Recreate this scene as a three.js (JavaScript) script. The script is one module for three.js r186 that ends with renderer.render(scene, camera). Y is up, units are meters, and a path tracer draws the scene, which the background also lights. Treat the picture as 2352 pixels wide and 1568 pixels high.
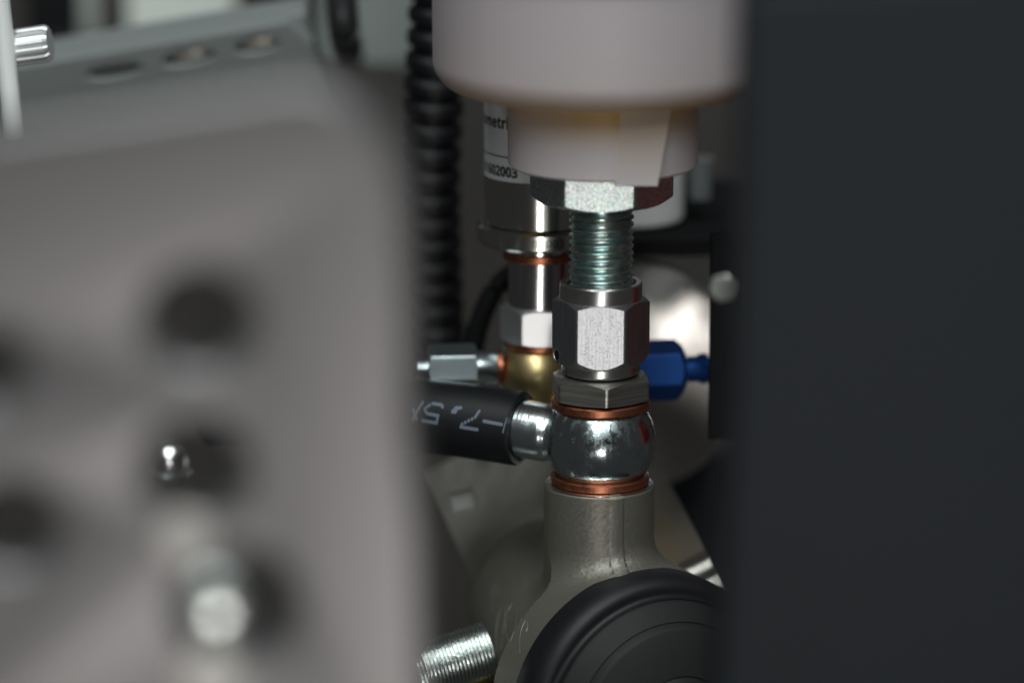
import * as THREE from 'three';
import { toCreasedNormals, mergeGeometries } from 'three/addons/utils/BufferGeometryUtils.js';
import { RectAreaLightUniformsLib } from 'three/addons/lights/RectAreaLightUniformsLib.js';

// ---------------------------------------------------------------- camera, light, exposure
const FOV = 9, PITCH = 13.5 * Math.PI / 180, D0 = 889;          // millimetres from lens to the banjo eye
const S = 2 * Math.tan(FOV * Math.PI / 360) / 1568;               // slope per photo pixel (photo taken as 2352 x 1568)
const sp = Math.sin(PITCH), cp = Math.cos(PITCH);
const V = (x, y, z) => new THREE.Vector3(x, y, z);
const FWD = V(0, -sp, -cp), UP = V(0, cp, -sp);
const CAM = V(0, 0, 0).addScaledVector(FWD, -D0).addScaledVector(UP, -(784 - 1012) * S * D0);
CAM.x = -(1379 - 1176) * S * D0;
const scene = new THREE.Scene();
scene.background = new THREE.Color().setRGB(0.03, 0.03, 0.03);
const camera = new THREE.PerspectiveCamera(FOV, 1.5, 0.05, 20);
camera.position.copy(CAM).multiplyScalar(0.001);
camera.up.set(0, 1, 0);
camera.lookAt(camera.position.clone().add(FWD));
camera.focus = 0.881;
camera.userData.fStop = 5.3;
const renderer = new THREE.WebGLRenderer({ antialias: true });
renderer.toneMapping = THREE.LinearToneMapping;
renderer.toneMappingExposure = 1;
renderer.shadowMap.enabled = true;
RectAreaLightUniformsLib.init();

// ---------------------------------------------------------------- helpers (all shapes in millimetres)
let seed = 7;
const rnd = () => { seed = (seed * 1664525 + 1013904223) >>> 0; return seed / 4294967296; };
const names = {};
function numbered(n) { names[n] = (names[n] ?? -1) + 1; return names[n] ? n + '_' + String(names[n]).padStart(3, '0') : n; }
// the point on the plane z (mm) seen at a photo pixel
function at(px, py, z) {
  const d = V(0, 0, 0).copy(FWD).addScaledVector(UP, (784 - py) * S); d.x = (px - 1176) * S;
  return CAM.clone().addScaledVector(d, (z - CAM.z) / d.z);
}
const H = (py, z = 0) => at(1379, py, z).y;                       // height of a photo row on a plane
const W = 0.0892;                                                 // mm per pixel at the fitting
function thing(name, label, category, p = V(0, 0, 0), group) {
  const o = new THREE.Group(); o.name = numbered(name);
  o.position.copy(p).multiplyScalar(0.001);
  o.userData = { label, category }; if (group) o.userData.group = group;
  scene.add(o); return o;
}
const scaled = new Set();
function part(name, g, m, parent, p, q) {
  if (!scaled.has(g)) { g.scale(0.001, 0.001, 0.001); scaled.add(g); }
  const o = new THREE.Mesh(g, m); o.name = name; o.castShadow = o.receiveShadow = true;
  if (p) o.position.copy(p).multiplyScalar(0.001);
  if (q) o.quaternion.copy(q);
  parent.add(o); return o;
}
const along = (dir) => new THREE.Quaternion().setFromUnitVectors(V(0, 1, 0), dir.clone().normalize());
function grid(nu, nv, f, crease = 0) {                            // f(i, j) -> [x, y, z, u, v]
  const P = [], T = [], I = [];
  for (let j = 0; j <= nv; j++) for (let i = 0; i <= nu; i++) { const a = f(i, j); P.push(a[0], a[1], a[2]); T.push(a[3], a[4]); }
  for (let j = 0; j < nv; j++) for (let i = 0; i < nu; i++) { const a = j * (nu + 1) + i, b = a + 1, c = a + nu + 1, d = c + 1; I.push(a, b, d, a, d, c); }
  const g = new THREE.BufferGeometry();
  g.setAttribute('position', new THREE.Float32BufferAttribute(P, 3)); g.setAttribute('uv', new THREE.Float32BufferAttribute(T, 2)); g.setIndex(I);
  if (crease) return toCreasedNormals(g, crease * Math.PI / 180);
  g.computeVertexNormals(); return g;
}
function rev(profile, n = 96, a0 = -Math.PI, a1 = Math.PI, crease = 32) {
  let len = [0], rm = 0;
  profile.forEach((p, i) => { if (i) len.push(len[i - 1] + Math.hypot(p[0] - profile[i - 1][0], p[1] - profile[i - 1][1])); rm = Math.max(rm, p[0]); });
  return grid(n, profile.length - 1, (i, j) => { const a = a0 + (a1 - a0) * i / n, [r, y] = profile[j]; return [r * Math.sin(a), y, r * Math.cos(a), a * rm, len[j]]; }, crease);
}
function hex(R, h, { top = 0.97, bot = 0.97, ta = 30, ba = 30, rot = 0, hole = 0 } = {}) {   // R: corner radius; top/bot: flat radius as share of the apothem
  const a = R * Math.cos(Math.PI / 6), rt = a * top, rb = a * bot, ang = [];
  const cut = Math.acos(Math.min(1, a / (R * 0.985)));
  for (let k = -3; k < 3; k++) for (const t of [-30, -29, -28, -27, -24, -20, -15, -10, -5, 0, 5, 10, 15, 20, 24, 27, 28, 29]) ang.push(k * 60 + t);
  ang.push(330 - 180 - 0); // closes the ring
  ang[ang.length - 1] = ang[0] + 360;
  const tt = Math.tan(ta * Math.PI / 180), tb = Math.tan(ba * Math.PI / 180);
  return grid(ang.length - 1, 5, (i, j) => {
    const d = ang[i], f = (d - Math.round(d / 60) * 60) * Math.PI / 180, rh = Math.min(a / Math.cos(f), R * 0.985), A = d * Math.PI / 180 + rot * Math.PI / 180;
    const yb = Math.max(0.02, (rh - rb) * tb), yt = h - Math.max(0.02, (rh - rt) * tt);
    const [r, y] = [[hole, 0], [Math.min(rb, rh - 0.02), 0], [rh, yb], [rh, yt], [Math.min(rt, rh - 0.02), h], [hole, h]][j];
    return [r * Math.sin(A), y, r * Math.cos(A), A * a, y + (j === 0 ? r : 0)];
  }, 18);
}
function tube(curve, rad, nl, nr, cap = true) {                   // round section along a curve; u runs along in mm, v around in mm
  const L = curve.getLength(), pts = curve.getSpacedPoints(nl), r0 = rad(0.5), rows = [];
  for (let i = 0; i <= nl; i++) {
    const t = pts[Math.min(i + 1, nl)].clone().sub(pts[Math.max(i - 1, 0)]).normalize();
    const ref = Math.abs(t.y) > 0.8 ? V(0, 0, 1) : V(0, 1, 0), n = ref.clone().addScaledVector(t, -ref.dot(t)).normalize(), b = t.clone().cross(n);
    rows.push([pts[i], n, b, rad(i / nl), i / nl * L]);
  }
  if (cap) { rows.unshift([...rows[0]]); rows[0][3] = 0.001; rows.push([...rows[rows.length - 1]]); rows[rows.length - 1][3] = 0.001; }
  return grid(nr, rows.length - 1, (i, j) => {
    const [p, n, b, r, l] = rows[j], a = Math.PI - i / nr * Math.PI * 2, c = p.clone().addScaledVector(n, r * Math.cos(a)).addScaledVector(b, r * Math.sin(a));
    return [c.x, c.y, c.z, l, a * r0];
  }, 40);
}
function box(w, h, d, r = 0.4) {                                  // block with chamfered edges, centred
  const s = new THREE.Shape(), x = w / 2 - r, y = h / 2 - r;
  s.moveTo(-x, -y); s.lineTo(x, -y); s.lineTo(x, y); s.lineTo(-x, y); s.closePath();
  const g = new THREE.ExtrudeGeometry(s, { depth: d - 2 * r, bevelEnabled: true, bevelSize: r, bevelThickness: r, bevelSegments: 3, curveSegments: 4 });
  g.translate(0, 0, -(d - 2 * r) / 2); return g;
}
// smooth surface of a distance field (surface nets)
function skin(f, lo, hi, c, nf = f) {
  const n = [0, 1, 2].map((k) => Math.ceil((hi[k] - lo[k]) / c) + 1), id = (i, j, k) => (k * n[1] + j) * n[0] + i, F = new Float32Array(n[0] * n[1] * n[2]);
  for (let k = 0; k < n[2]; k++) for (let j = 0; j < n[1]; j++) for (let i = 0; i < n[0]; i++) F[id(i, j, k)] = f(lo[0] + i * c, lo[1] + j * c, lo[2] + k * c);
  const at = new Int32Array(F.length).fill(-1), P = [], N = [], I = [], E = [[0, 1], [2, 3], [4, 5], [6, 7], [0, 2], [1, 3], [4, 6], [5, 7], [0, 4], [1, 5], [2, 6], [3, 7]];
  for (let k = 0; k < n[2] - 1; k++) for (let j = 0; j < n[1] - 1; j++) for (let i = 0; i < n[0] - 1; i++) {
    const v = []; let m = 0;
    for (let q = 0; q < 8; q++) { v.push(F[id(i + (q & 1), j + (q >> 1 & 1), k + (q >> 2))]); if (v[q] < 0) m++; }
    if (m === 0 || m === 8) continue;
    let x = 0, y = 0, z = 0, w = 0;
    for (const [a, b] of E) if ((v[a] < 0) !== (v[b] < 0)) { const t = v[a] / (v[a] - v[b]); x += (a & 1) + t * ((b & 1) - (a & 1)); y += (a >> 1 & 1) + t * ((b >> 1 & 1) - (a >> 1 & 1)); z += (a >> 2) + t * ((b >> 2) - (a >> 2)); w++; }
    x = lo[0] + (i + x / w) * c; y = lo[1] + (j + y / w) * c; z = lo[2] + (k + z / w) * c;
    at[id(i, j, k)] = P.length / 3; P.push(x, y, z);
    const e = 0.12, nn = V(nf(x + e, y, z) - nf(x - e, y, z), nf(x, y + e, z) - nf(x, y - e, z), nf(x, y, z + e) - nf(x, y, z - e)).normalize(); N.push(nn.x, nn.y, nn.z);
  }
  const quad = (a, b, c2, d, flip) => { if (a < 0 || b < 0 || c2 < 0 || d < 0) return; flip ? I.push(a, c2, b, a, d, c2) : I.push(a, b, c2, a, c2, d); };
  for (let k = 1; k < n[2] - 1; k++) for (let j = 1; j < n[1] - 1; j++) for (let i = 1; i < n[0] - 1; i++) {
    const s = F[id(i, j, k)] < 0;
    if (s !== F[id(i + 1, j, k)] < 0) quad(at[id(i, j - 1, k - 1)], at[id(i, j, k - 1)], at[id(i, j, k)], at[id(i, j - 1, k)], !s);
    if (s !== F[id(i, j + 1, k)] < 0) quad(at[id(i - 1, j, k - 1)], at[id(i - 1, j, k)], at[id(i, j, k)], at[id(i, j, k - 1)], !s);
    if (s !== F[id(i, j, k + 1)] < 0) quad(at[id(i - 1, j - 1, k)], at[id(i, j - 1, k)], at[id(i, j, k)], at[id(i - 1, j, k)], !s);
  }
  const g = new THREE.BufferGeometry();
  g.setAttribute('position', new THREE.Float32BufferAttribute(P, 3)); g.setAttribute('normal', new THREE.Float32BufferAttribute(N, 3));
  g.setAttribute('uv', new THREE.Float32BufferAttribute(new Float32Array(P.length / 3 * 2).map((_, q) => P[(q >> 1) * 3 + (q & 1)]), 2));
  g.setIndex(I); return g;
}
const hash = (x, y, z) => { let h = (x * 374761393 + y * 668265263 + z * 2147483647) | 0; h = Math.imul(h ^ (h >>> 13), 1274126177); h = Math.imul(h ^ (h >>> 16), 2246822519); return ((h ^ (h >>> 15)) >>> 0) / 4294967296; };
function noise3(x, y, z) {
  const i = Math.floor(x), j = Math.floor(y), k = Math.floor(z), s = (t) => t * t * (3 - 2 * t), u = s(x - i), v = s(y - j), w = s(z - k), L = (a, b, t) => a + (b - a) * t;
  const q = (dz) => L(L(hash(i, j, k + dz), hash(i + 1, j, k + dz), u), L(hash(i, j + 1, k + dz), hash(i + 1, j + 1, k + dz), u), v);
  return L(q(0), q(1), w);
}
function tile(x, y, nx, ny, k) {                                  // value noise that repeats on the unit square
  const i = Math.floor(x * nx), j = Math.floor(y * ny), s = (t) => t * t * (3 - 2 * t), u = s(x * nx - i), v = s(y * ny - j), g = (a, b) => hash(((a % nx) + nx) % nx, ((b % ny) + ny) % ny, k);
  return (g(i, j) * (1 - u) + g(i + 1, j) * u) * (1 - v) + (g(i, j + 1) * (1 - u) + g(i + 1, j + 1) * u) * v;
}
function tex(w, h, sx, sy, f, color = false) {                    // sx, sy: size of one repeat in mm
  const d = new Uint8Array(w * h * 4);
  for (let y = 0; y < h; y++) for (let x = 0; x < w; x++) { const c = f(x / w, y / h), q = (y * w + x) * 4; for (let k = 0; k < 3; k++) d[q + k] = Math.max(0, Math.min(255, 255 * (c.length ? c[k] : c))); d[q + 3] = 255; }
  const t = new THREE.DataTexture(d, w, h); t.wrapS = t.wrapT = THREE.RepeatWrapping; t.magFilter = THREE.LinearFilter; t.minFilter = THREE.LinearMipmapLinearFilter; t.repeat.set(1 / sx, 1 / sy);
  if (color) t.colorSpace = THREE.SRGBColorSpace; t.needsUpdate = true; return t;
}

// ---------------------------------------------------------------- surfaces
const mat = (r, g, b, o = {}) => { const m = new THREE.MeshPhysicalMaterial({ roughness: 0.4, metalness: 1, ...o }); m.color.setRGB(r, g, b); return m; };
const grain = tex(256, 256, 14, 14, (x, y) => 0.5 * tile(x, y, 64, 64, 1) + 0.3 * tile(x, y, 32, 32, 2) + 0.2 * tile(x, y, 120, 120, 3));
const pits = tex(256, 256, 16, 16, (x, y) => { const n = 0.6 * tile(x, y, 60, 60, 4) + 0.4 * tile(x, y, 110, 110, 5); return 1 - 0.85 * Math.max(0, Math.min(1, (0.45 - n) * 6)); });
const pitCol = tex(256, 256, 16, 16, (x, y) => { const n = 0.6 * tile(x, y, 60, 60, 4) + 0.4 * tile(x, y, 110, 110, 5); return 0.93 - 0.1 * Math.max(0, Math.min(1, (0.38 - n) * 6)) - 0.1 * tile(x, y, 70, 3, 33) ; }, true);
const turned = tex(16, 512, 20, 10, (x, y) => 0.55 * tile(x, y, 1, 160, 6) + 0.45 * tile(x, y, 2, 60, 7));
const brushed = tex(256, 256, 30, 8, (x, y) => 0.5 * tile(x, y, 5, 28, 8) + 0.3 * tile(x, y, 3, 14, 9) + 0.2 * tile(x, y, 12, 56, 10));
const brushedCol = tex(256, 256, 30, 8, (x, y) => 0.72 + 0.3 * (0.5 * tile(x, y, 5, 28, 8) + 0.3 * tile(x, y, 3, 14, 9) + 0.2 * tile(x, y, 12, 56, 10)), true);
const stain = tex(256, 256, 30, 30, (x, y) => { const n = 0.5 * tile(x, y, 8, 8, 11) + 0.3 * tile(x, y, 20, 20, 12) + 0.2 * tile(x, y, 64, 64, 13); return 0.15 + 0.75 * n; });
const stainCol = tex(256, 256, 30, 30, (x, y) => { const n = 0.45 * tile(x, y, 9, 7, 14) + 0.3 * tile(x, y, 30, 22, 15) + 0.25 * tile(x, y, 90, 70, 16), k = Math.max(0, Math.min(1, (0.5 - n) * 5)); return [0.96 - 0.2 * k, 0.97 - 0.19 * k, 0.97 - 0.18 * k]; }, true);
const zincCol = tex(256, 256, 12, 12, (x, y) => { const a = tile(x, y, 50, 50, 17), b = tile(x, y, 45, 45, 18), c = tile(x, y, 60, 60, 19), g = 0.7 + 0.4 * tile(x, y, 56, 56, 20); return [g + 0.2 * (a - 0.4), g + 0.14 * (b - 0.4), g + 0.22 * (c - 0.4)]; }, true);
const threadCol = tex(64, 256, 24, 15, (x, y) => { const a = tile(x, y, 10, 40, 21), b = tile(x, y, 8, 18, 22), g = 0.72 + 0.3 * tile(x, y, 24, 60, 23); return [g * (0.86 + 0.16 * a), g * (0.96 + 0.06 * b), g * (0.92 + 0.12 * b)]; }, true);

const ballRough = tex(256, 256, 30, 30, (x, y) => { const n = 0.45 * tile(x, y, 9, 7, 14) + 0.3 * tile(x, y, 30, 22, 15) + 0.25 * tile(x, y, 90, 70, 16); return 0.14 + 0.22 * Math.max(0, Math.min(1, (0.52 - n) * 4)) + 0.05 * tile(x, y, 120, 6, 31); });

const MM = {
  zinc: mat(0.62, 0.7, 0.68, { map: zincCol, roughness: 0.36, bumpMap: grain, bumpScale: 0.000028 }),
  thread: mat(0.8, 0.87, 0.86, { map: threadCol, roughness: 0.31 }),
  blast: mat(0.56, 0.57, 0.6, { map: pitCol, roughness: 0.38, bumpMap: pits, bumpScale: 0.000009 }),
  turned: mat(0.62, 0.61, 0.6, { roughness: 0.27, bumpMap: turned, bumpScale: 0.00001 }),
  dark: mat(0.6, 0.58, 0.54, { map: brushedCol, roughness: 0.4, bumpMap: brushed, bumpScale: 0.00004 }),
  copper: mat(0.58, 0.21, 0.115, { roughness: 0.4, map: stainCol, bumpMap: grain, bumpScale: 0.00003 }),
  ball: mat(0.7, 0.76, 0.78, { map: stainCol, roughness: 1, roughnessMap: ballRough, bumpMap: grain, bumpScale: 0.00001 }),
  ferrule: mat(0.62, 0.68, 0.7, { roughness: 0.24, bumpMap: turned, bumpScale: 0.00002 }),
  chrome: mat(0.6, 0.59, 0.55, { roughness: 0.16 }),
  sleeve: mat(0.5, 0.5, 0.5, { roughness: 0.22, bumpMap: turned, bumpScale: 0.000006 }),
  brass: mat(0.78, 0.6, 0.3, { roughness: 0.38 }),
  zincBlue: mat(0.55, 0.64, 0.67, { roughness: 0.28 }),
  blue: mat(0.012, 0.065, 0.27, { metalness: 0.7, roughness: 0.42 }),
  rubber: mat(0.007, 0.007, 0.009, { metalness: 0, specularIntensity: 0.75, roughness: 0.5, bumpMap: grain, bumpScale: 0.00003 }),
  flat: mat(0.008, 0.0085, 0.0085, { metalness: 0, roughness: 0.65, specularIntensity: 0.8, bumpMap: stain, bumpScale: 0.00008 }),
  black: mat(0.005, 0.005, 0.006, { metalness: 0, roughness: 0.75, specularIntensity: 0.3 }),
  cast: mat(0.2, 0.19, 0.162, { metalness: 0.62, roughness: 0.48 }),
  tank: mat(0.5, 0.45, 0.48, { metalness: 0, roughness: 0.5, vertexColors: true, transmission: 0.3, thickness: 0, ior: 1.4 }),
  polished: mat(0.6, 0.58, 0.53, { roughness: 0.3, bumpMap: stain, bumpScale: 0.0001 }),
  panel: mat(0.0054, 0.0076, 0.0112, { metalness: 0, roughness: 0.6, specularIntensity: 0.6, bumpMap: grain, bumpScale: 0.00008 }),
  plate: mat(0.158, 0.151, 0.154, { metalness: 0.65, roughness: 0.41 }),
  red: mat(0.19, 0.013, 0.011, { metalness: 0, roughness: 0.4 }),
  wall: mat(0.03, 0.026, 0.024, { metalness: 0, roughness: 0.8 }),
  navy: mat(0.01, 0.013, 0.018, { metalness: 0, roughness: 0.6 }),
  pale: mat(0.6, 0.64, 0.6, { metalness: 0, roughness: 0.6 }),
  block: mat(0.24, 0.26, 0.26, { metalness: 0.3, roughness: 0.5 }),
  white: mat(0.7, 0.72, 0.72, { metalness: 0, roughness: 0.45 }),
  silver: mat(0.75, 0.77, 0.78, { roughness: 0.22 }),
  dull: mat(0.6, 0.56, 0.5, { metalness: 0.7, roughness: 0.4 }),
  lightPatch: mat(0.45, 0.42, 0.4, { metalness: 0.3, roughness: 0.5 }),
};

// ---------------------------------------------------------------- lamps
function lamp(name, label, p, target, w, h, nits, rgb) {
  const o = thing(name, label, 'lamp', p), c = new THREE.Color().setRGB(...rgb);
  o.lookAt(target.clone().multiplyScalar(0.001));
  part('housing', box(w + 16, h + 16, 20, 2), MM.black, o, V(0, 0, -13));
  const gm = new THREE.MeshStandardMaterial({ color: 0x111111, emissive: c, emissiveIntensity: Math.min(nits, 3), roughness: 0.6 });
  part('diffuser', box(w, h, 2, 0.4), gm, o, V(0, 0, -1.2));
  const l = new THREE.RectAreaLight(c, nits, w * 0.001, h * 0.001); l.name = 'lamp_light'; l.position.z = 0.0015; l.rotation.y = Math.PI; o.add(l);
  return o;
}
lamp('work_lamp', 'square white work lamp standing low in front of the machine', V(8, -185, 900), V(0, 10, 0), 110, 100, 29, [1, 0.97, 0.93]);
for (const [row, z, n] of [['nearest above', 560, 11], ['middle in front of', 1250, 11], ['farthest in front of', 2300, 15]]) for (const [side, x] of [['left', -380], ['right', 300]])
  lamp('ceiling_lamp', `${side} lamp of the pair of long white ceiling lamps ${row} the machine`, V(x, 1350, z), V(0, 0, 0), 210, 640, n, [0.93, 1, 0.98]).userData.group = 'ceiling lamps over the machine';

// ---------------------------------------------------------------- background
{
  const w = part('wall', box(900, 700, 10, 1), MM.wall, scene, at(1500, 500, -330)); w.userData.kind = 'structure';
}
{ // dark bluish machine panel low on the right behind the polished plate
  const o = thing('machine_panel', 'dark bluish machine panel behind the right edge of the polished plate', 'panel', at(1660, 1215, -115));
  part('sheet', box(60, 38, 4, 1), MM.navy, o);
}
{ // brushed disc
  const o = thing('brushed_disc', 'bright brushed metal disc behind the blue fitting', 'disc', at(1430, 865, -80));
  o.quaternion.copy(new THREE.Quaternion().setFromUnitVectors(V(0, 1, 0), V(-0.1, -0.055, 1).normalize()));
  const m = mat(0.97, 0.94, 0.9, { roughness: 0.34, anisotropy: 0.82, anisotropyRotation: Math.PI / 2, bumpMap: turned, bumpScale: 0.00003 });
  part('disc', rev([[0, -4], [26.4, -4], [27, -3.4], [27, -0.6], [26.4, 0], [0.01, 0]], 128), m, o);
}
{ // black bracket and bolt
  const o = thing('black_bracket', 'black upright bracket cutting off the right side of the brushed disc', 'bracket', at(1668, 772, -22));
  part('plate', box(7, 44, 3, 0.5), MM.black, o);
  const b = thing('bolt', 'blurred bright bolt at the top of the black bracket', 'bolt', at(1662, 658, 58));
  part('head', hex(2.7, 3, { rot: 10 }), mat(0.4, 0.4, 0.38, { metalness: 0.8, roughness: 0.35 }), b, V(0, 0, 0), along(V(-0.1, 0.1, 1)));
  part('shank', rev([[0, -4], [1.4, -4], [1.4, 0], [0, 0]], 24), MM.silver, b, V(0, 0, 0), along(V(-0.1, 0.1, 1)));
}
{ // white canister
  const p = at(1450, 505, -85), k = W * 1.1, o = thing('white_canister', 'pale bluish white canister behind the top nut', 'canister', p);
  part('body', rev([[0, 0], [10.6, 0], [11.6, 1], [11.6, 26], [0, 26]], 64), MM.white, o);
  part('base', rev([[0, -4.6], [34, -4.6], [34, -1], [33, 0], [0, 0]], 64), MM.black, o, V(8, -0.3, -18));  // black disc put in for the shadow band below the canister
  part('side_nozzle', rev([[0, 0], [2.6, 0], [3.2, 9], [0, 9]], 24), mat(0.12, 0.13, 0.135, { metalness: 0, roughness: 0.5 }), o, V(15.3, 5, 0));
}
{ // black cable
  const o = thing('cable', 'thin black cable curving down beside the silver sleeve', 'cable');
  part('jacket', tube(new THREE.CatmullRomCurve3([at(1230, 600, -55), at(1150, 650, -55), at(1105, 730, -55), at(1085, 830, -55), at(1090, 960, -55)]), () => 2.3, 40, 20), MM.black, o);
}
{ // corrugated conduit
  const o = thing('corrugated_conduit', 'black corrugated conduit hanging left of the white tank', 'conduit');
  const c = new THREE.CatmullRomCurve3([at(1000, -160, -78), at(1008, 0, -78), at(996, 220, -80), at(988, 420, -82), at(994, 640, -86), at(1000, 760, -88), at(1010, 880, -90)]);
  const L = c.getLength(), n = Math.round(L / 5.3);
  part('corrugated_tube', tube(c, (t) => { const q = (t * n) % 1; return 5.4 + 1.35 * Math.min(1, Math.max(0, 2.4 * Math.sin(q * Math.PI) - 0.7)); }, n * 14, 40), mat(0.005, 0.005, 0.007, { metalness: 0, roughness: 0.46, specularIntensity: 0.7 }), o);
}
// things at the upper left
{
  const o = thing('manifold_block', 'grey manifold block with oval sunken ports behind the grey cover plate', 'manifold', at(400, 152, -105));
  o.rotation.set(0.35, 0, 0.19);
  const s = new THREE.Shape(); s.moveTo(-38, -22); s.lineTo(32, -22); s.lineTo(32, 2); s.lineTo(28, 8); s.lineTo(-38, 8); s.closePath();
  for (const [x, y, a, b] of [[-13, 3, 7, 2.4], [4.2, 3.2, 6.6, 2.5], [20, 3.4, 5.6, 2.6]]) { const h = new THREE.Path(); h.absellipse(x, y, a, b, 0, Math.PI * 2); s.holes.push(h); }
  part('face', new THREE.ExtrudeGeometry(s, { depth: 3, bevelSize: 0.5, bevelThickness: 0.5, bevelSegments: 2, curveSegments: 24 }), MM.block, o);
  part('block_body', box(70, 29.5, 8, 0.6), MM.block, o, V(-3, -7.25, -5));
  for (const [x, y] of [[4.6, 3], [20.4, 3.2]]) part('port_plug', new THREE.SphereGeometry(1, 24, 12).scale(4.4, 1.9, 1.6), MM.dull, o, V(x, y, 0.6));
}
{
  const o = thing('cap_screw', 'bright knurled cap screw at the upper left beside the pale rod', 'screw', at(20, 112, -30));
  const d = V(1, 0.16, 0.1);
  part('head', grid(72, 5, (i, j) => { const a = -i / 36 * Math.PI, [r, y] = [[0, 0], [3.6, 0], [3.9, 0.4], [3.9, 8], [3.4, 8.8], [0, 8.8]][j], q = r * (1 - (j > 0 && j < 5 ? 0.09 * (i % 6 < 3 ? 0 : 1) : 0)); return [q * Math.cos(a), y, q * Math.sin(a), a, y]; }, 20), mat(0.9, 0.91, 0.92, { metalness: 0.85, roughness: 0.38 }), o, V(0, 0, 0), along(d));
  const r = thing('pale_rod', 'pale grey upright rod at the left edge of the picture', 'rod');
  part('rod', tube(new THREE.LineCurve3(at(-8, -60, -26), at(32, 320, -26)), () => 2.1, 2, 32), MM.white, r);
}
{
  const o = thing('enclosure_panel', 'wide pale greenish panel far behind the manifold block', 'panel', at(415, 0, -290));
  part('sheet', box(29, 18, 3, 1), MM.pale, o);
  for (const [x, y, w, h, l] of [[120, 20, 14, 15, 'added black block darkening the gap beside the pale rod'], [650, 0, 14, 10, 'added black block darkening the background between the wide pale panel and the cable']]) { const k = thing('dark_backing', l, 'box', at(x, y, -270)); part('shell', box(w, h, 6, 1), MM.black, k); }  // black blocks added to darken gaps in the background
  const q = thing('enclosure_panel', 'narrow pale greenish strip left of the wide far panel', 'panel', at(195, 20, -290));
  part('sheet', box(7, 16, 3, 1), mat(0.3, 0.32, 0.3, { metalness: 0, roughness: 0.6 }), q);
  const e = thing('grey_housing', 'dull green grey housing behind the black cable loop', 'housing', at(880, 40, -200));
  part('shell', box(32, 24, 8, 1.5), mat(0.16, 0.18, 0.175, { metalness: 0, roughness: 0.6 }), e);
  const c = thing('cable', 'thick glossy black cable hanging between the manifold block and the conduit', 'cable');
  part('jacket', tube(new THREE.CatmullRomCurve3([at(775, -200, -95), at(782, -30, -95), at(788, 50, -95), at(793, 85, -99), at(797, 105, -112), at(800, 125, -140)]), () => 3.6, 40, 24), mat(0.02, 0.02, 0.022, { metalness: 0, roughness: 0.3 }), c);
}
{ // red machine part out of sight, known from its reflections in the nuts
  const o = thing('red_cover', 'red painted cover hidden behind the dark panel, reflected in the nuts', 'cover', V(92, 12, -25));
  part('shell', box(40, 42, 44, 4), MM.red, o);
}
{ // small pale bolt end in the gap under the hose
  const o = thing('spacer_block', 'small blurred pale block in the gap under the black hose', 'spacer', at(1062, 1150, -36));
  const b = part('block', box(5.5, 4.2, 5, 1.4), mat(0.4, 0.42, 0.4, { metalness: 0, roughness: 0.6 }), o); b.rotation.z = 0.25;
}

// ---------------------------------------------------------------- polished plate under the casting
{
  const TR = at(1500, 1040, -44), BR = at(1657, 1330, -14), BL = at(1195, 1550, -14), e = BR.clone().sub(TR), f = BL.clone().sub(BR), n = e.clone().cross(f).normalize(); if (n.z < 0) n.negate();
  const o = thing('polished_plate', 'polished metal plate slanting behind and under the pump casting', 'plate');
  const lift = (t, s) => s < 0.42 ? 0.95 * Math.exp(-(((t - 0.85) / 0.042) ** 2)) + 0.9 * Math.exp(-(((t - 0.975) / 0.042) ** 2)) : 0;  // two ridges shaped to catch lamp light as bright bands
  const sheet = (d) => grid(80, 200, (i, j) => { const s = i / 80, t = -0.6 + j / 200 * 1.75, p = TR.clone().addScaledVector(e, t).addScaledVector(f, s).addScaledVector(n, lift(t, s) * Math.min(1, (0.42 - s) * 8) - d); return [p.x, p.y, p.z, s * f.length(), t * e.length()]; });
  const g = sheet(0), q = sheet(2.5);
  const rim = grid(560, 1, (i, j) => { const k = i % 560, s = k < 80 ? k / 80 : k < 280 ? 1 : k < 360 ? 1 - (k - 280) / 80 : 0, t = k < 80 ? -0.6 : k < 280 ? -0.6 + (k - 80) / 200 * 1.75 : k < 360 ? 1.15 : 1.15 - (k - 360) / 200 * 1.75, p = TR.clone().addScaledVector(e, t).addScaledVector(f, s).addScaledVector(n, j ? 0.0 : -2.5); return [p.x, p.y, p.z, k * 0.2, j]; }, 30);
  part('sheet', mergeGeometries([g, q].map((x) => x.toNonIndexed()).concat([rim])), MM.polished, o);
}
{ // bright stud at the bottom left
  const o = thing('threaded_stud', 'bright silver stud poking out low beside the pump casting', 'stud');
  const a = at(968, 1540, 2), b = at(1122, 1490, -2), d = b.clone().sub(a), L = d.length();
  part('shank', grid(64, 160, (i, j) => { const A = -Math.PI + i / 32 * Math.PI, y = j / 160 * L, r = j === 160 ? 0.01 : 5.85 + 0.05 * Math.sin(y * 7.8); return [r * Math.sin(A), Math.min(y, L * 159 / 160), r * Math.cos(A), A * 5, y]; }, 35), mat(0.5, 0.56, 0.54, { roughness: 0.27, bumpMap: grain, bumpScale: 0.00006 }), o, a, along(d));
  const c = thing('brass_plug', 'brass plug edge under the silver stud at the bottom', 'plug', at(1110, 1590, -4));
  part('plug', rev([[0, 0], [3, 0], [3.4, 0.4], [3.4, 5], [0, 5]], 40), MM.brass, c, V(0, 0, 0), along(V(0.3, -0.2, 1)));
}

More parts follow.
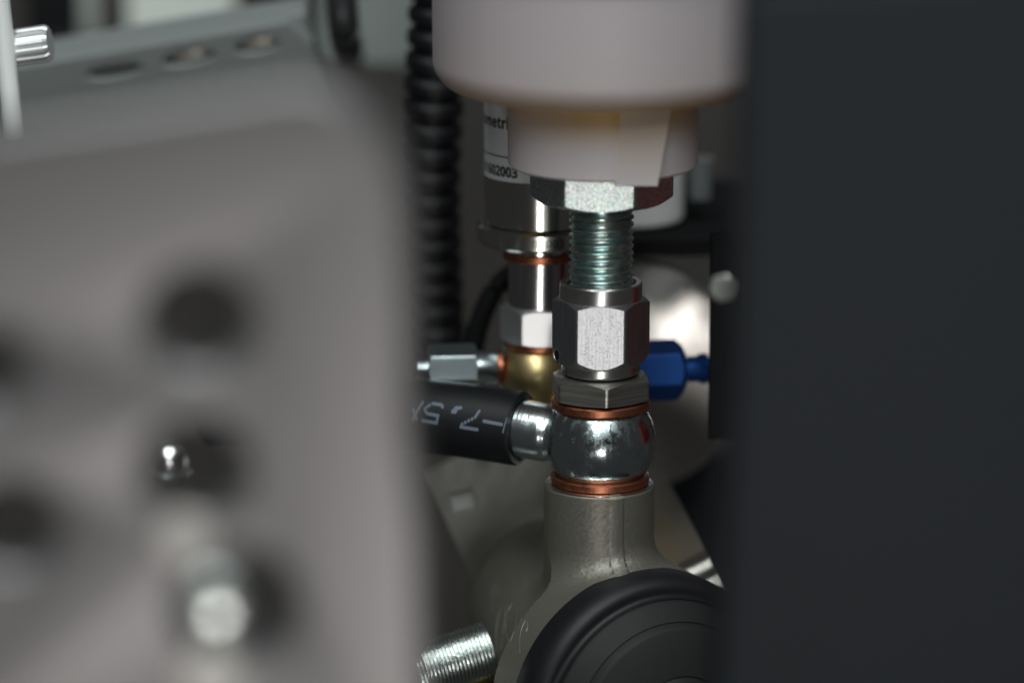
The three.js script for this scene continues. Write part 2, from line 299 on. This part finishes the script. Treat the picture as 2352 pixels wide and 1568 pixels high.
// ---------------------------------------------------------------- pump casting
const axis = V(Math.sin(0.47), 0, Math.cos(0.47)).normalize(), ringC = at(1484, 1633, 14), rear = at(1278, 1392, -32), stubTop = H(1108);
{
  const o = thing('pump_casting', 'dull cast metal pump body with upright port under the steel banjo', 'pump');
  const smin = (a, b, k) => { const h = Math.max(k - Math.abs(a - b), 0) / k; return Math.min(a, b) - h * h * k * 0.25; };
  const A = ringC.clone().addScaledVector(axis, -11), BA = rear.clone().sub(A), L2 = BA.lengthSq();
  const f0 = (x, y, z) => {
    const r = Math.hypot(x + 0.2, z), stub = Math.max(r - 11.35, y - stubTop, -24 - (y - stubTop));
    let h = ((x - A.x) * BA.x + (y - A.y) * BA.y + (z - A.z) * BA.z) / L2; h = Math.max(0, Math.min(1, h));
    const trunk = Math.hypot(x - A.x - h * BA.x, y - A.y - h * BA.y, z - A.z - h * BA.z) - (24.4 - 5.4 * h);
    const dx = x - ringC.x, dy = y - ringC.y, dz = z - ringC.z, t = dx * axis.x + dz * axis.z, rr = Math.hypot(dx - t * axis.x, dy, dz - t * axis.z);
    const flange = Math.max(rr - 29.4 + Math.max(0, t + 3) * 0.15, t, -13 - t);
    const side = smin(Math.max(trunk, t + 3), flange, 3);
    let s = smin(stub, side, y > stubTop - 6 ? 0.5 : 5.5);
    const an = Math.atan2(x + 0.2, z); if (y > stubTop - 30 && r < 19 && an > 0.02 && an < 0.6) s -= 0.24 * Math.max(0, 1 - Math.abs((an - 0.3) * r) / 1.6) ** 0.2;
    if (y > stubTop - 0.35) s = Math.max(s, r - 11.35 + (y - stubTop + 0.35) * 0.8);
    return s;
  };
  const f1 = (x, y, z) => f0(x, y, z) + (y > stubTop - 0.5 ? 0 : 0.045 * (noise3(x * 3.9, y * 3.9, z * 3.9) - 0.5) + 0.012 * (noise3(x * 1.7 + 9, y * 1.7, z * 1.7) - 0.5));
  part('body', skin(f0, [-46, -66, -60], [44, stubTop + 1.2, 30], 0.45, f1), MM.cast, o);
  part('port_seat', rev([[6, 0], [11.1, 0], [11.1, 0.06], [10.9, 0.12], [6, 0.12]], 96), MM.turned, o, V(-0.2, stubTop + 0.01, 0));
  // scratched handwriting on the flank
  const mark = (pts) => new THREE.CatmullRomCurve3(pts.map(([x, y]) => { // walk the sight ray to the cast surface
    const e = at(x, y, 40), d = e.clone().sub(CAM).normalize(); let p = e.clone();
    for (let i = 0; i < 200; i++) { const v = f0(p.x, p.y, p.z); if (v < 0.02) break; p.addScaledVector(d, v * 0.7); }
    return p;
  }));
  const scr = mat(0.26, 0.26, 0.24, { metalness: 0.6, roughness: 0.45 });
  for (const pts of [[[1142, 1500], [1140, 1440], [1152, 1395], [1160, 1390], [1158, 1440], [1150, 1490]], [[1168, 1470], [1163, 1435], [1170, 1395], [1180, 1380], [1186, 1400], [1180, 1450], [1172, 1472]], [[1194, 1500], [1196, 1450], [1208, 1424], [1212, 1440], [1208, 1450]], [[1128, 1400], [1134, 1350], [1142, 1340], [1144, 1370]], [[1196, 1424], [1200, 1408]]]) part('scratch_mark', tube(mark(pts), () => 0.06, 50, 6), scr, o);
}
{
  const o = thing('rubber_cap', 'black rubber end cap with raised rim on the front of the pump casting', 'cap', ringC);
  o.quaternion.copy(along(axis));
  const ring = [[24, -4], [29.2, -4], [29.5, -3.6], [29.6, 0]];
  for (let i = 1; i <= 10; i++) { const a = i / 10 * Math.PI / 2; ring.push([26.8 + 2.8 * Math.cos(a), 0.3 + 4.6 * Math.sin(a)]); }
  ring.push([26.2, 4.9], [25.8, 5.1], [25.5, 5.6], [25.4, 6.4]);
  part('rim', rev(ring, 160, -Math.PI, Math.PI, 50), MM.rubber, o);
  part('face', rev([[25.4, 5.6], [25.2, 6.6], [24.8, 7.1], [21.7, 9.8], [21.4, 9.7], [21.2, 10], [20.8, 11], [20.2, 11.5], [11.5, 14.2], [11.2, 14], [10.9, 14.3], [10.4, 15], [0.01, 16]], 160), MM.flat, o);
  const at2 = (a, r, y) => V(r * Math.sin(a), y, r * Math.cos(a));
  // the cap's moulding seam, across its flat face and over the rim
  const seamA = Math.PI - 0.16;
  part('moulding_seam', tube(new THREE.CatmullRomCurve3([at2(seamA, 25, 7), at2(seamA, 23.4, 8.4), at2(seamA, 21.8, 9.8)]), () => 0.12, 20, 8), MM.black, o);
  part('moulding_seam', tube(new THREE.CatmullRomCurve3([at2(seamA, 26.4, 4.9), at2(seamA, 27.6, 4.75), at2(seamA, 28.8, 3.6), at2(seamA, 29.5, 1.4), at2(seamA, 29.62, -2)]), () => 0.14, 30, 8), MM.black, o);
}

// ---------------------------------------------------------------- the fitting stack in focus
const stack = (name, label, cat, group) => thing(name, label, cat, V(0, 0, 0), group);
{
  const o = thing('copper_washer', 'copper washer between the steel banjo eye and the pump casting port', 'washer', V(0, H(1106), 0), 'copper sealing washers');
  const w = (H(1087) - H(1106)), g = rev([[5, 0], [9.7, 0], [10.1, 0.25], [10.1, w - 0.25], [9.7, w], [5, w]], 96);
  part('ring', g, MM.copper, o);
  const p = thing('copper_washer', 'copper washer between the dark hex head and the steel banjo eye', 'washer', V(0, H(934), 0), 'copper sealing washers');
  part('ring', rev([[5, 0], [9.7, 0], [10.1, 0.25], [10.1, w - 0.25], [9.7, w], [5, w]], 96), MM.copper, p);
}
const banjoY = (H(934) + H(1087)) / 2, banjoH = (H(934) - H(1087)) / 2;
{
  const o = thing('brake_hose', 'black rubber hose with printed marking and round steel banjo eye', 'hose', V(0, banjoY, 0));
  const R = 11.35, pr = [[5.5, -banjoH], [Math.sqrt(R * R - banjoH * banjoH), -banjoH]], a0 = Math.asin(banjoH / R);
  for (let i = 1; i < 40; i++) { const a = -a0 + i / 40 * 2 * a0; pr.push([R * Math.cos(a), R * Math.sin(a)]); }
  pr.push([Math.sqrt(R * R - banjoH * banjoH), banjoH], [5.5, banjoH]);
  part('banjo_eye', rev(pr, 128, -Math.PI, Math.PI, 25), MM.ball, o);
  const d = V(-Math.cos(0.42), 0.03, -Math.sin(0.42)).normalize();
  part('ferrule', rev([[0, 7], [6.4, 7], [5.4, 9.8], [5.5, 10.6], [5.9, 11.4], [6.05, 12.2], [6.05, 18.4], [5.7, 18.8], [0, 18.8]], 96), MM.ferrule, o, V(0, 0, 0), along(d));
  // hose with its printed marking
  const st = d.clone().multiplyScalar(17.6), curve = new THREE.CatmullRomCurve3([st, d.clone().multiplyScalar(32), d.clone().multiplyScalar(48).add(V(0, -0.9, 0)), d.clone().multiplyScalar(66).add(V(0, -2.8, -0.5)), d.clone().multiplyScalar(90).add(V(0, -6, -2))]);
  const L = curve.getLength(), r = 7.75, cv = document.createElement('canvas'); cv.width = 2048; cv.height = 1024;
  const c = cv.getContext('2d'), kx = 2048 / L, ky = 1024 / (2 * Math.PI * r);
  c.fillStyle = '#0c0e12'; c.fillRect(0, 0, 2048, 1024);
  for (let i = 0; i < 260; i++) { c.fillStyle = `rgba(120,125,135,${0.1 + 0.25 * rnd()})`; const q = 0.8 + 1.4 * rnd(); c.fillRect(rnd() * 2048, rnd() * 1024, q, q); }
  c.strokeStyle = '#646c7a'; c.fillStyle = '#646c7a'; c.lineCap = 'round'; c.lineWidth = 0.55 * kx;
  // pixel position in the photograph -> mm along the hose / around it
  const X = (x) => (1171 - x) * W / Math.cos(0.42) * kx, Y = (y) => (TEXT0 + (y - 952 - (x0 - 1100) * 0.06) * W * 1.12) * ky; let x0 = 1100; const TEXT0 = (2 * Math.PI * r) * 0.5;
  const line = (pts) => { c.beginPath(); pts.forEach(([x, y], i) => { x0 = x; i ? c.lineTo(X(x), Y(y)) : c.moveTo(X(x), Y(y)); }); c.stroke(); };
  const dots = (pts) => pts.forEach(([x, y]) => { x0 = x; c.beginPath(); c.arc(X(x), Y(y), 0.31 * kx, 0, 7); c.fill(); });
  line([[1170, 946], [1163, 973]]);
  line([[1115, 954], [1157, 958]]);
  line([[1100, 934], [1094, 948]]); dots([[1088, 952], [1081, 956], [1074, 960], [1067, 964]]); line([[1064, 970], [1103, 973]]);
  line([[1046, 931], [1058, 930]]); line([[1042, 937], [1050, 935]]); line([[1041, 940], [1048, 940]]);
  line([[1017, 931], [1013, 926], [992, 924]]); dots([[986, 928], [981, 932], [977, 937], [980, 942]]); line([[984, 946], [1010, 950], [1008, 965], [974, 961]]);
  line([[969, 922], [951, 960]]); line([[950, 938], [960, 958]]);
  const t = new THREE.CanvasTexture(cv); t.colorSpace = THREE.SRGBColorSpace; t.wrapS = t.wrapT = THREE.RepeatWrapping;
  const hm = new THREE.MeshPhysicalMaterial({ map: t, roughness: 0.48 });
  const n = 80, pts = curve.getSpacedPoints(n), rows = [];
  for (let i = 0; i <= n; i++) { const tg = pts[Math.min(i + 1, n)].clone().sub(pts[Math.max(i - 1, 0)]).normalize(), up = V(0, 1, 0).addScaledVector(tg, -tg.y).normalize(); rows.push([pts[i], up, up.clone().cross(tg).negate(), r, i / n]); }
  const s0 = rows[0], tg = d; rows[0] = [s0[0].clone().addScaledVector(tg, 0.5), s0[1], s0[2], r, 0];
  rows.unshift([s0[0].clone().addScaledVector(tg, 0.1), s0[1], s0[2], r - 0.35, 0]); rows.unshift([s0[0], s0[1], s0[2], r - 0.9, 0]); rows.unshift([s0[0].clone().addScaledVector(tg, 0.6), s0[1], s0[2], 5.8, 0]);
  // v = 0.5 faces the viewer, a little above the middle
  part('hose', grid(64, rows.length - 1, (i, j) => { const [p, u, b, rr, l] = rows[j], vv = i / 64, a = (vv - 0.5) * 2 * Math.PI + 0.36, fr = b.z > 0 ? b : b.clone().negate(), q = p.clone().addScaledVector(fr, rr * Math.cos(a)).addScaledVector(u, rr * Math.sin(a)); return [q.x, q.y, q.z, l, vv]; }, 30), hm, o);
}
{
  const y = H(911), h = H(858) - y, o = thing('banjo_bolt', 'dark brushed hex head bolt with one corner facing the viewer', 'bolt', V(0, y, 0));
  part('hex_head', hex(10.75, h, { rot: 36, top: 0.96, ta: 27, bot: 0.97, ba: 12 }), MM.dark, o);
  part('neck', rev([[0, 0], [7.2, 0], [7.2, 3.4], [0, 3.4]], 64), MM.black, o, V(0, h - 1.2, 0));
}
{
  const y0 = H(856), y1 = H(831), y2 = H(683), y3 = H(645);
  const o = thing('swivel_nut', 'tall bright steel hex nut with pitted front face and round collars', 'nut', V(0, y0, 0));
  part('lower_collar', rev([[0, 0.2], [7.6, 0.2], [8.05, 0.7], [8.05, y1 - y0 + 0.4], [0, y1 - y0 + 0.4]], 96), MM.turned, o);
  part('hex_body', hex(10.1, y2 - y1, { rot: -1.5, top: 0.985, ta: 32, bot: 0.965, ba: 52 }), MM.blast, o, V(0, y1 - y0, 0));
  part('upper_collar', rev([[7.3, 0], [8.4, 0], [8.4, y3 - y2 - 0.3], [8.15, y3 - y2], [7.2, y3 - y2], [6.9, y3 - y2 - 0.4], [6.9, 0]], 96), MM.turned, o, V(0, y2 - y0 - 0.05, 0));
  const a = -61.5 * Math.PI / 180, ap = 10.1 * Math.cos(Math.PI / 6), nrm = V(Math.sin(a), 0, Math.cos(a)), hp = nrm.clone().multiplyScalar(ap).add(V(Math.cos(a), 0, -Math.sin(a)).multiplyScalar(-2.7)).add(V(0, H(810) - y0, 0));
  part('vent_hole', rev([[0, 0.02], [1.05, 0.03], [1.1, 0.14], [1.35, 0.14], [1.65, 0.0]].reverse(), 32), MM.turned, o, hp, along(nrm));
  part('bore_shade', rev([[1.08, 0.05], [0.01, 0.06]], 32), MM.black, o, hp, along(nrm));  // flat black disc stands in for the shade inside the hole
}
{
  const y0 = H(655), y1 = H(459), y2 = H(372), o = thing('threaded_fitting', 'greenish zinc plated hex fitting with long coarse thread under the white tank', 'fitting', V(0, y0, 0));
  const P = 1.5, L = y1 - y0, N = Math.round(L / P * 18);
  part('thread', grid(160, N, (i, j) => {
    const a = -Math.PI + i / 80 * Math.PI, y = j / N * L, ph = (((y - L) / P - a / (2 * Math.PI)) % 1 + 1) % 1, tri = Math.min(1, Math.max(0, (1 - Math.abs(ph - 0.5) * 2) * 1.45 - 0.35)) ** 0.9;
    const r = 5.85 + 0.78 * tri * Math.min(1, (L - y) / 1.2) + 0.012 * (noise3(a * 14, y * 5, 3) - 0.5) * 2;
    return [r * Math.sin(a), y, r * Math.cos(a), a * 6.5, y];
  }), MM.thread, o);
  part('hex_head', hex(14.75, y2 - y1, { rot: -3.4, bot: 0.985, ba: 30, hole: 0 }), MM.zinc, o, V(0, L, 0));
}
// ---------------------------------------------------------------- white tank
{
  const yb = H(207), yn = H(377), o = thing('fluid_tank', 'translucent white plastic fluid tank with round neck above the zinc fitting', 'tank', V(0.25, yn, 0));
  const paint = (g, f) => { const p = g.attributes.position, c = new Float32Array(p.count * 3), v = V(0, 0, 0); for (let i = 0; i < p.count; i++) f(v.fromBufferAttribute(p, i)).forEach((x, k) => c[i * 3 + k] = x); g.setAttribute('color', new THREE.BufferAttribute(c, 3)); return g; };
  const h = yb - yn, R = 34.3, cr = 6, pr = [[0, h], [17, h], [R - cr, h + 0.6]];
  for (let i = 1; i <= 12; i++) { const a = i / 12 * Math.PI / 2; pr.push([R - cr + cr * Math.sin(a), h + 0.6 + cr * (1 - Math.cos(a))]); }
  pr.push([R + 0.1, h + 24.2], [R + 0.8, h + 25], [R + 0.8, h + 40], [0, h + 40]);
  const amber = (k) => [1 - 0.02 * k, 1 - 0.34 * k, 1 - 0.88 * k];  // amber of the fluid, its glow painted into the vertex colours
  part('shell', paint(rev(pr, 160, -Math.PI, Math.PI, 25), (v) => amber(Math.min(1, 0.95 * Math.exp(-Math.max(0, v.y - h - 0.4) / 2.2))).map((q, i) => q * (1 + 0.5 * Math.exp(-Math.max(0, v.y - h - 0.4) / 2.2)))), MM.tank, o);  // colour also brightened towards the bottom as painted glow
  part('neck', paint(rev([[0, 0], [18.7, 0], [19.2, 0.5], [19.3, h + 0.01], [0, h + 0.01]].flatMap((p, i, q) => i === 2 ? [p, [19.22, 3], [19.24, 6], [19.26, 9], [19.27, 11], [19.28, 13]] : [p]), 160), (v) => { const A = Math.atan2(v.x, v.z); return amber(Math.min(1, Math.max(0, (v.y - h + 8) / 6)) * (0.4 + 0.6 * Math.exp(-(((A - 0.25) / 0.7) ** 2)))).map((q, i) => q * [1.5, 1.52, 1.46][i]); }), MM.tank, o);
  // moulded tab on the neck
  const s = new THREE.Shape(), x0 = (1407 - 1382) * W, x1 = (1497 - 1382) * W, x2 = (1531 - 1382) * W;
  s.moveTo(x0, -0.5); s.lineTo(x1, -0.5); s.lineTo(x2, h + 2); s.lineTo(x0, h + 2); s.closePath();
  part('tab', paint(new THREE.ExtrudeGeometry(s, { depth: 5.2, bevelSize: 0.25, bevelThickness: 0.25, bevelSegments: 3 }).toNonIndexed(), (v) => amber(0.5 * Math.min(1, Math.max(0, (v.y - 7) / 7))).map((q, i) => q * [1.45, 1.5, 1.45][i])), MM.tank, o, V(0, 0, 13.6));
}

// ---------------------------------------------------------------- sensor branch behind
const ZS = -30, sx = at(1240, 500, ZS).x, SH = (py) => H(py, ZS), kS = W * 1.033;
const gW = 'copper sealing washers';
{
  const y0 = SH(553), o = thing('pressure_sensor', 'silver pressure sensor with white printed label behind the zinc fitting', 'sensor', V(sx, y0, ZS));
  const yf = SH(508) - y0, yl = SH(397) - y0, R = 125 * kS, RL = 126.5 * kS, RF = 143 * kS;
  part('body', rev([[0, yf], [R - 0.3, yf], [R, yf + 0.3], [R, yl + 22], [R - 1, yl + 23], [0, yl + 23]], 128), MM.chrome, o);
  // flange with engraved number
  const cf = document.createElement('canvas'); cf.width = 1024; cf.height = 128; let c = cf.getContext('2d');
  c.fillStyle = '#fff'; c.fillRect(0, 0, 1024, 128); c.fillStyle = '#2c2119'; c.font = '92px monospace'; c.textAlign = 'center'; c.fillText('02003', 556, 96);
  const tf = new THREE.CanvasTexture(cf); tf.colorSpace = THREE.SRGBColorSpace;
  part('flange', rev([[0, 0], [RF - 0.6, 0], [RF, 0.6], [RF, yf - 0.6], [RF - 0.6, yf], [R - 1, yf], [0, yf]], 128), MM.chrome, o);
  const band = grid(64, 1, (i, j) => { const a = -0.95 + i / 64 * 2.0; return [(RF + 0.03) * Math.sin(a), 0.6 + j * (yf - 1.2), (RF + 0.03) * Math.cos(a), i / 64, j]; });
  part('engraved_band', band, new THREE.MeshPhysicalMaterial({ map: tf, metalness: 1, roughness: 0.2, color: new THREE.Color().setRGB(0.6, 0.59, 0.55) }), o);
  part('boss', rev([[0, 0], [79 * kS, 0], [79 * kS, y0 - SH(572)], [0, y0 - SH(572)]], 64), MM.chrome, o, V(0, SH(572) - y0, 0));
  // label
  const a0 = -1.9, a1 = 0.9, hl = 24, cl = document.createElement('canvas'); cl.width = 1024; cl.height = 768; c = cl.getContext('2d');
  const kx = 1024 / ((a1 - a0) * RL), ky = 768 / hl, row = (py) => 768 - (SH(py) - y0 - yl) * ky, ax = (px) => (Math.asin((px - 1240) / 133) - a0) * RL * kx;
  c.fillStyle = '#c9cfd2'; c.fillRect(0, 0, 1024, 768); c.fillStyle = '#20282a'; c.textAlign = 'right';
  const txt = (s, px, py, hmm) => { c.save(); c.translate(ax(px), row(py)); c.scale(kx * 0.92, ky); c.font = `bold ${hmm}px sans-serif`; c.fillText(s, 0, 0); c.strokeStyle = '#20282a'; c.lineWidth = 0.16; c.strokeText(s, 0, 0); c.restore(); };
  txt('Ratiometri', 1167, 277, 3.2); txt('01602003', 1187, 383, 2.9); c.fillRect(0, row(340), 1024, 0.3 * ky);
  const tl = new THREE.CanvasTexture(cl); tl.colorSpace = THREE.SRGBColorSpace;
  part('label', grid(64, 1, (i, j) => { const a = a0 + i / 64 * (a1 - a0); return [(RL + 0.02) * Math.sin(a), yl + j * hl, (RL + 0.02) * Math.cos(a), i / 64, j]; }), new THREE.MeshPhysicalMaterial({ map: tl, roughness: 0.45, metalness: 0 }), o);
}
function washer(label, x, y0, y1, r) { const o = thing('copper_washer', label, 'washer', V(x, y0, ZS), gW); part('ring', rev([[3, 0], [r - 0.3, 0], [r, 0.25], [r, y1 - y0 - 0.25], [r - 0.3, y1 - y0], [3, y1 - y0]], 72), MM.copper, o); }
washer('copper washer just under the silver flange of the pressure sensor', sx, SH(592), SH(572), 84 * kS);
washer('thin copper washer on top of the brass banjo', sx, SH(793), SH(781), 80 * kS);
{
  const y0 = SH(781), y1 = SH(698), y2 = SH(592), o = thing('sleeve_adapter', 'silver tube adapter with hex foot between sensor and brass banjo', 'adapter', V(sx, y0, ZS));
  part('hex_foot', hex(92 * kS, y1 - y0, { rot: 2, top: 0.96, bot: 0.96 }), mat(0.72, 0.72, 0.73, { roughness: 0.42 }), o);
  part('sleeve', rev([[0, 0], [72 * kS, 0], [72 * kS, y2 - y1], [0, y2 - y1]], 72), MM.sleeve, o, V(0, y1 - y0, 0));
}
{
  const p = V(sx, SH(852), ZS), d = V(1, 0.0, -0.16).normalize();
  const o = thing('brass_banjo', 'round brass banjo joint half hidden behind the steel hex nuts', 'fitting', p), R = 90 * kS, hh = SH(793) - p.y, pr = [[0, -hh]];
  for (let i = 0; i <= 30; i++) { const a0 = Math.asin(hh / R), a = -a0 + i / 30 * 2 * a0; pr.push([R * Math.cos(a), R * Math.sin(a)]); } pr.push([0, hh]);
  part('ball', rev(pr, 96, -Math.PI, Math.PI, 25), MM.brass, o);
  // silver plug to the left
  const n = V(-1, 0, 0.1).normalize(), q = along(n), l = thing('bleed_screw', 'silver hex bleed screw pointing left from the brass banjo', 'screw', p.clone().add(V(0, 1.2, 0)));
  part('copper_ring', rev([[2, 0], [3.6, 0], [3.6, 1], [2, 1]], 40), MM.copper, l, n.clone().multiplyScalar(8.1), q);
  part('sleeve', rev([[0, 0], [3.3, 0], [3.4, 0.2], [3.4, 4.4], [0, 4.4]], 48), MM.zincBlue, l, n.clone().multiplyScalar(9.1), q);
  part('hex', hex(5.2, 10.4, { rot: 17, top: 0.97, bot: 0.97 }), MM.zincBlue, l, n.clone().multiplyScalar(13.5), q);
  part('tip', rev([[0, 0], [2, 0], [1.9, 2.3], [1.2, 2.9], [0, 3]], 32), MM.zincBlue, l, n.clone().multiplyScalar(23.9), q);
  // blue plug to the right
  const b = thing('blue_fitting', 'blue anodised hex fitting sticking out right of the steel hex nut', 'fitting', p.clone().add(V(0, -0.8, 0))), qb = along(d);
  part('stem', rev([[0, 0], [3.4, 0], [3.4, 14], [0, 14]], 32), MM.blue, b, d.clone().multiplyScalar(6), qb);
  part('hex', hex(6.6, 13.6, { rot: 55, top: 0.9, ta: 45, bot: 0.95 }), MM.blue, b, d.clone().multiplyScalar(17), qb);
  part('tip', rev([[0, 0], [4.2, 0], [4, 0.8], [2.6, 1], [2.6, 1.7], [2.85, 1.9], [2.85, 2.6], [2.65, 2.8], [2.65, 3.1], [2.85, 3.3], [2.85, 3.9], [3.3, 4.3], [3.2, 5.6], [2.4, 6.2], [0, 6.2]], 48), MM.blue, b, d.clone().multiplyScalar(30.4), qb);
}

// ---------------------------------------------------------------- near cover plate (left) and dark panel (right), both out of focus
function traced(pts, z, depth, bevel, holes = []) {
  const P = pts.map(([x, y]) => at(x, y, z)), s = new THREE.Shape(P.map((p) => new THREE.Vector2(p.x, p.y)));
  for (const [x, y, r] of holes) { const c = at(x, y, z), h = new THREE.Path(); h.absarc(c.x, c.y, r, 0, Math.PI * 2); s.holes.push(h); }
  const g = new THREE.ExtrudeGeometry(s, { depth, bevelSize: bevel, bevelOffset: -bevel, bevelThickness: bevel, bevelSegments: 5, curveSegments: 32 }); g.translate(0, 0, z - depth - bevel);
  return toCreasedNormals(g, 0.7);
}
{
  const z = 266, o = thing('cover_plate', 'large grey cover plate with round holes blurred close on the left', 'plate');
  const pts = [[988, 1900], [984, 1250], [950, 950], [958, 700]];
  for (let i = 0; i <= 14; i++) { const a = i / 14 * Math.PI * 0.46; pts.push([655 + 292 * Math.cos(a), 485 - 300 * Math.sin(a)]); }
  pts.push([-400, 365], [-400, 1900]);
  part('plate', traced(pts, z, 9, 2.4, [[455, 740, 6.6], [445, 1085, 6.6], [25, 1215, 5.8], [-40, 850, 5], [540, 1395, 7.6]]), MM.plate, o);
  for (const [x, y, r] of [[425, 1235, 3.6], [485, 1560, 4.6]]) part('light_patch', rev([[0, 0], [r, 0], [r, 0.8], [r - 0.5, 1.2], [0, 1.2]], 40), MM.lightPatch, o, at(x, y, z), along(V(0, 0, 1)));  // pale discs put in for blurred patches of light
  const dome = (r, R, h) => { const q = [[0, 0], [r, 0], [r, h]]; for (let i = 1; i <= 14; i++) { const a = Math.asin(r / R) * (1 - i / 14); q.push([Math.max(0.01, R * Math.sin(a)), h + R * Math.cos(a) - Math.sqrt(R * R - r * r)]); } return q; };
  const b = thing('bolt', 'large bright domed bolt in the lowest hole of the cover plate', 'bolt', at(482, 1392, z - 2));
  part('head', rev(dome(5.8, 15, 2), 64, -Math.PI, Math.PI, 60), mat(0.55, 0.58, 0.57, { roughness: 0.25 }), b, V(0, 0, 0), along(V(0, 0, 1)));
  part('shank', rev([[0, -20], [3, -20], [3, 0], [0, 0]], 24), MM.silver, b, V(0, 0, 0), along(V(0, 0, 1)));
  const k = thing('bolt', 'small bright bolt seen through the middle hole of the cover plate', 'bolt', at(388, 1050, 55));
  part('head', rev(dome(3.3, 3.5, 3), 48, -Math.PI, Math.PI, 60), MM.silver, k, V(0, -2, 0), along(V(0.08, 1, 0.2)));
  part('washer', rev([[0, -0.8], [4.2, -0.8], [4.2, 0], [0, 0]], 40), MM.silver, k, V(0, -2, 0), along(V(0.08, 1, 0.2)));
  const e = thing('strip', 'thin pale upright strip edge behind the upper hole of the cover plate', 'strip', at(276, 850, 0));
  const q = part('strip', box(1.4, 10, 2, 0.2), MM.white, e); q.rotation.z = 0.12;
}
{
  const o = thing('dark_panel', 'large smooth black blue panel blurred close on the right', 'panel');
  part('panel', traced([[1712, -14], [2800, -90], [2800, 1900], [1632, 1900], [1690, 850]], 209, 22, 1.5), MM.panel, o);
}
renderer.render(scene, camera);
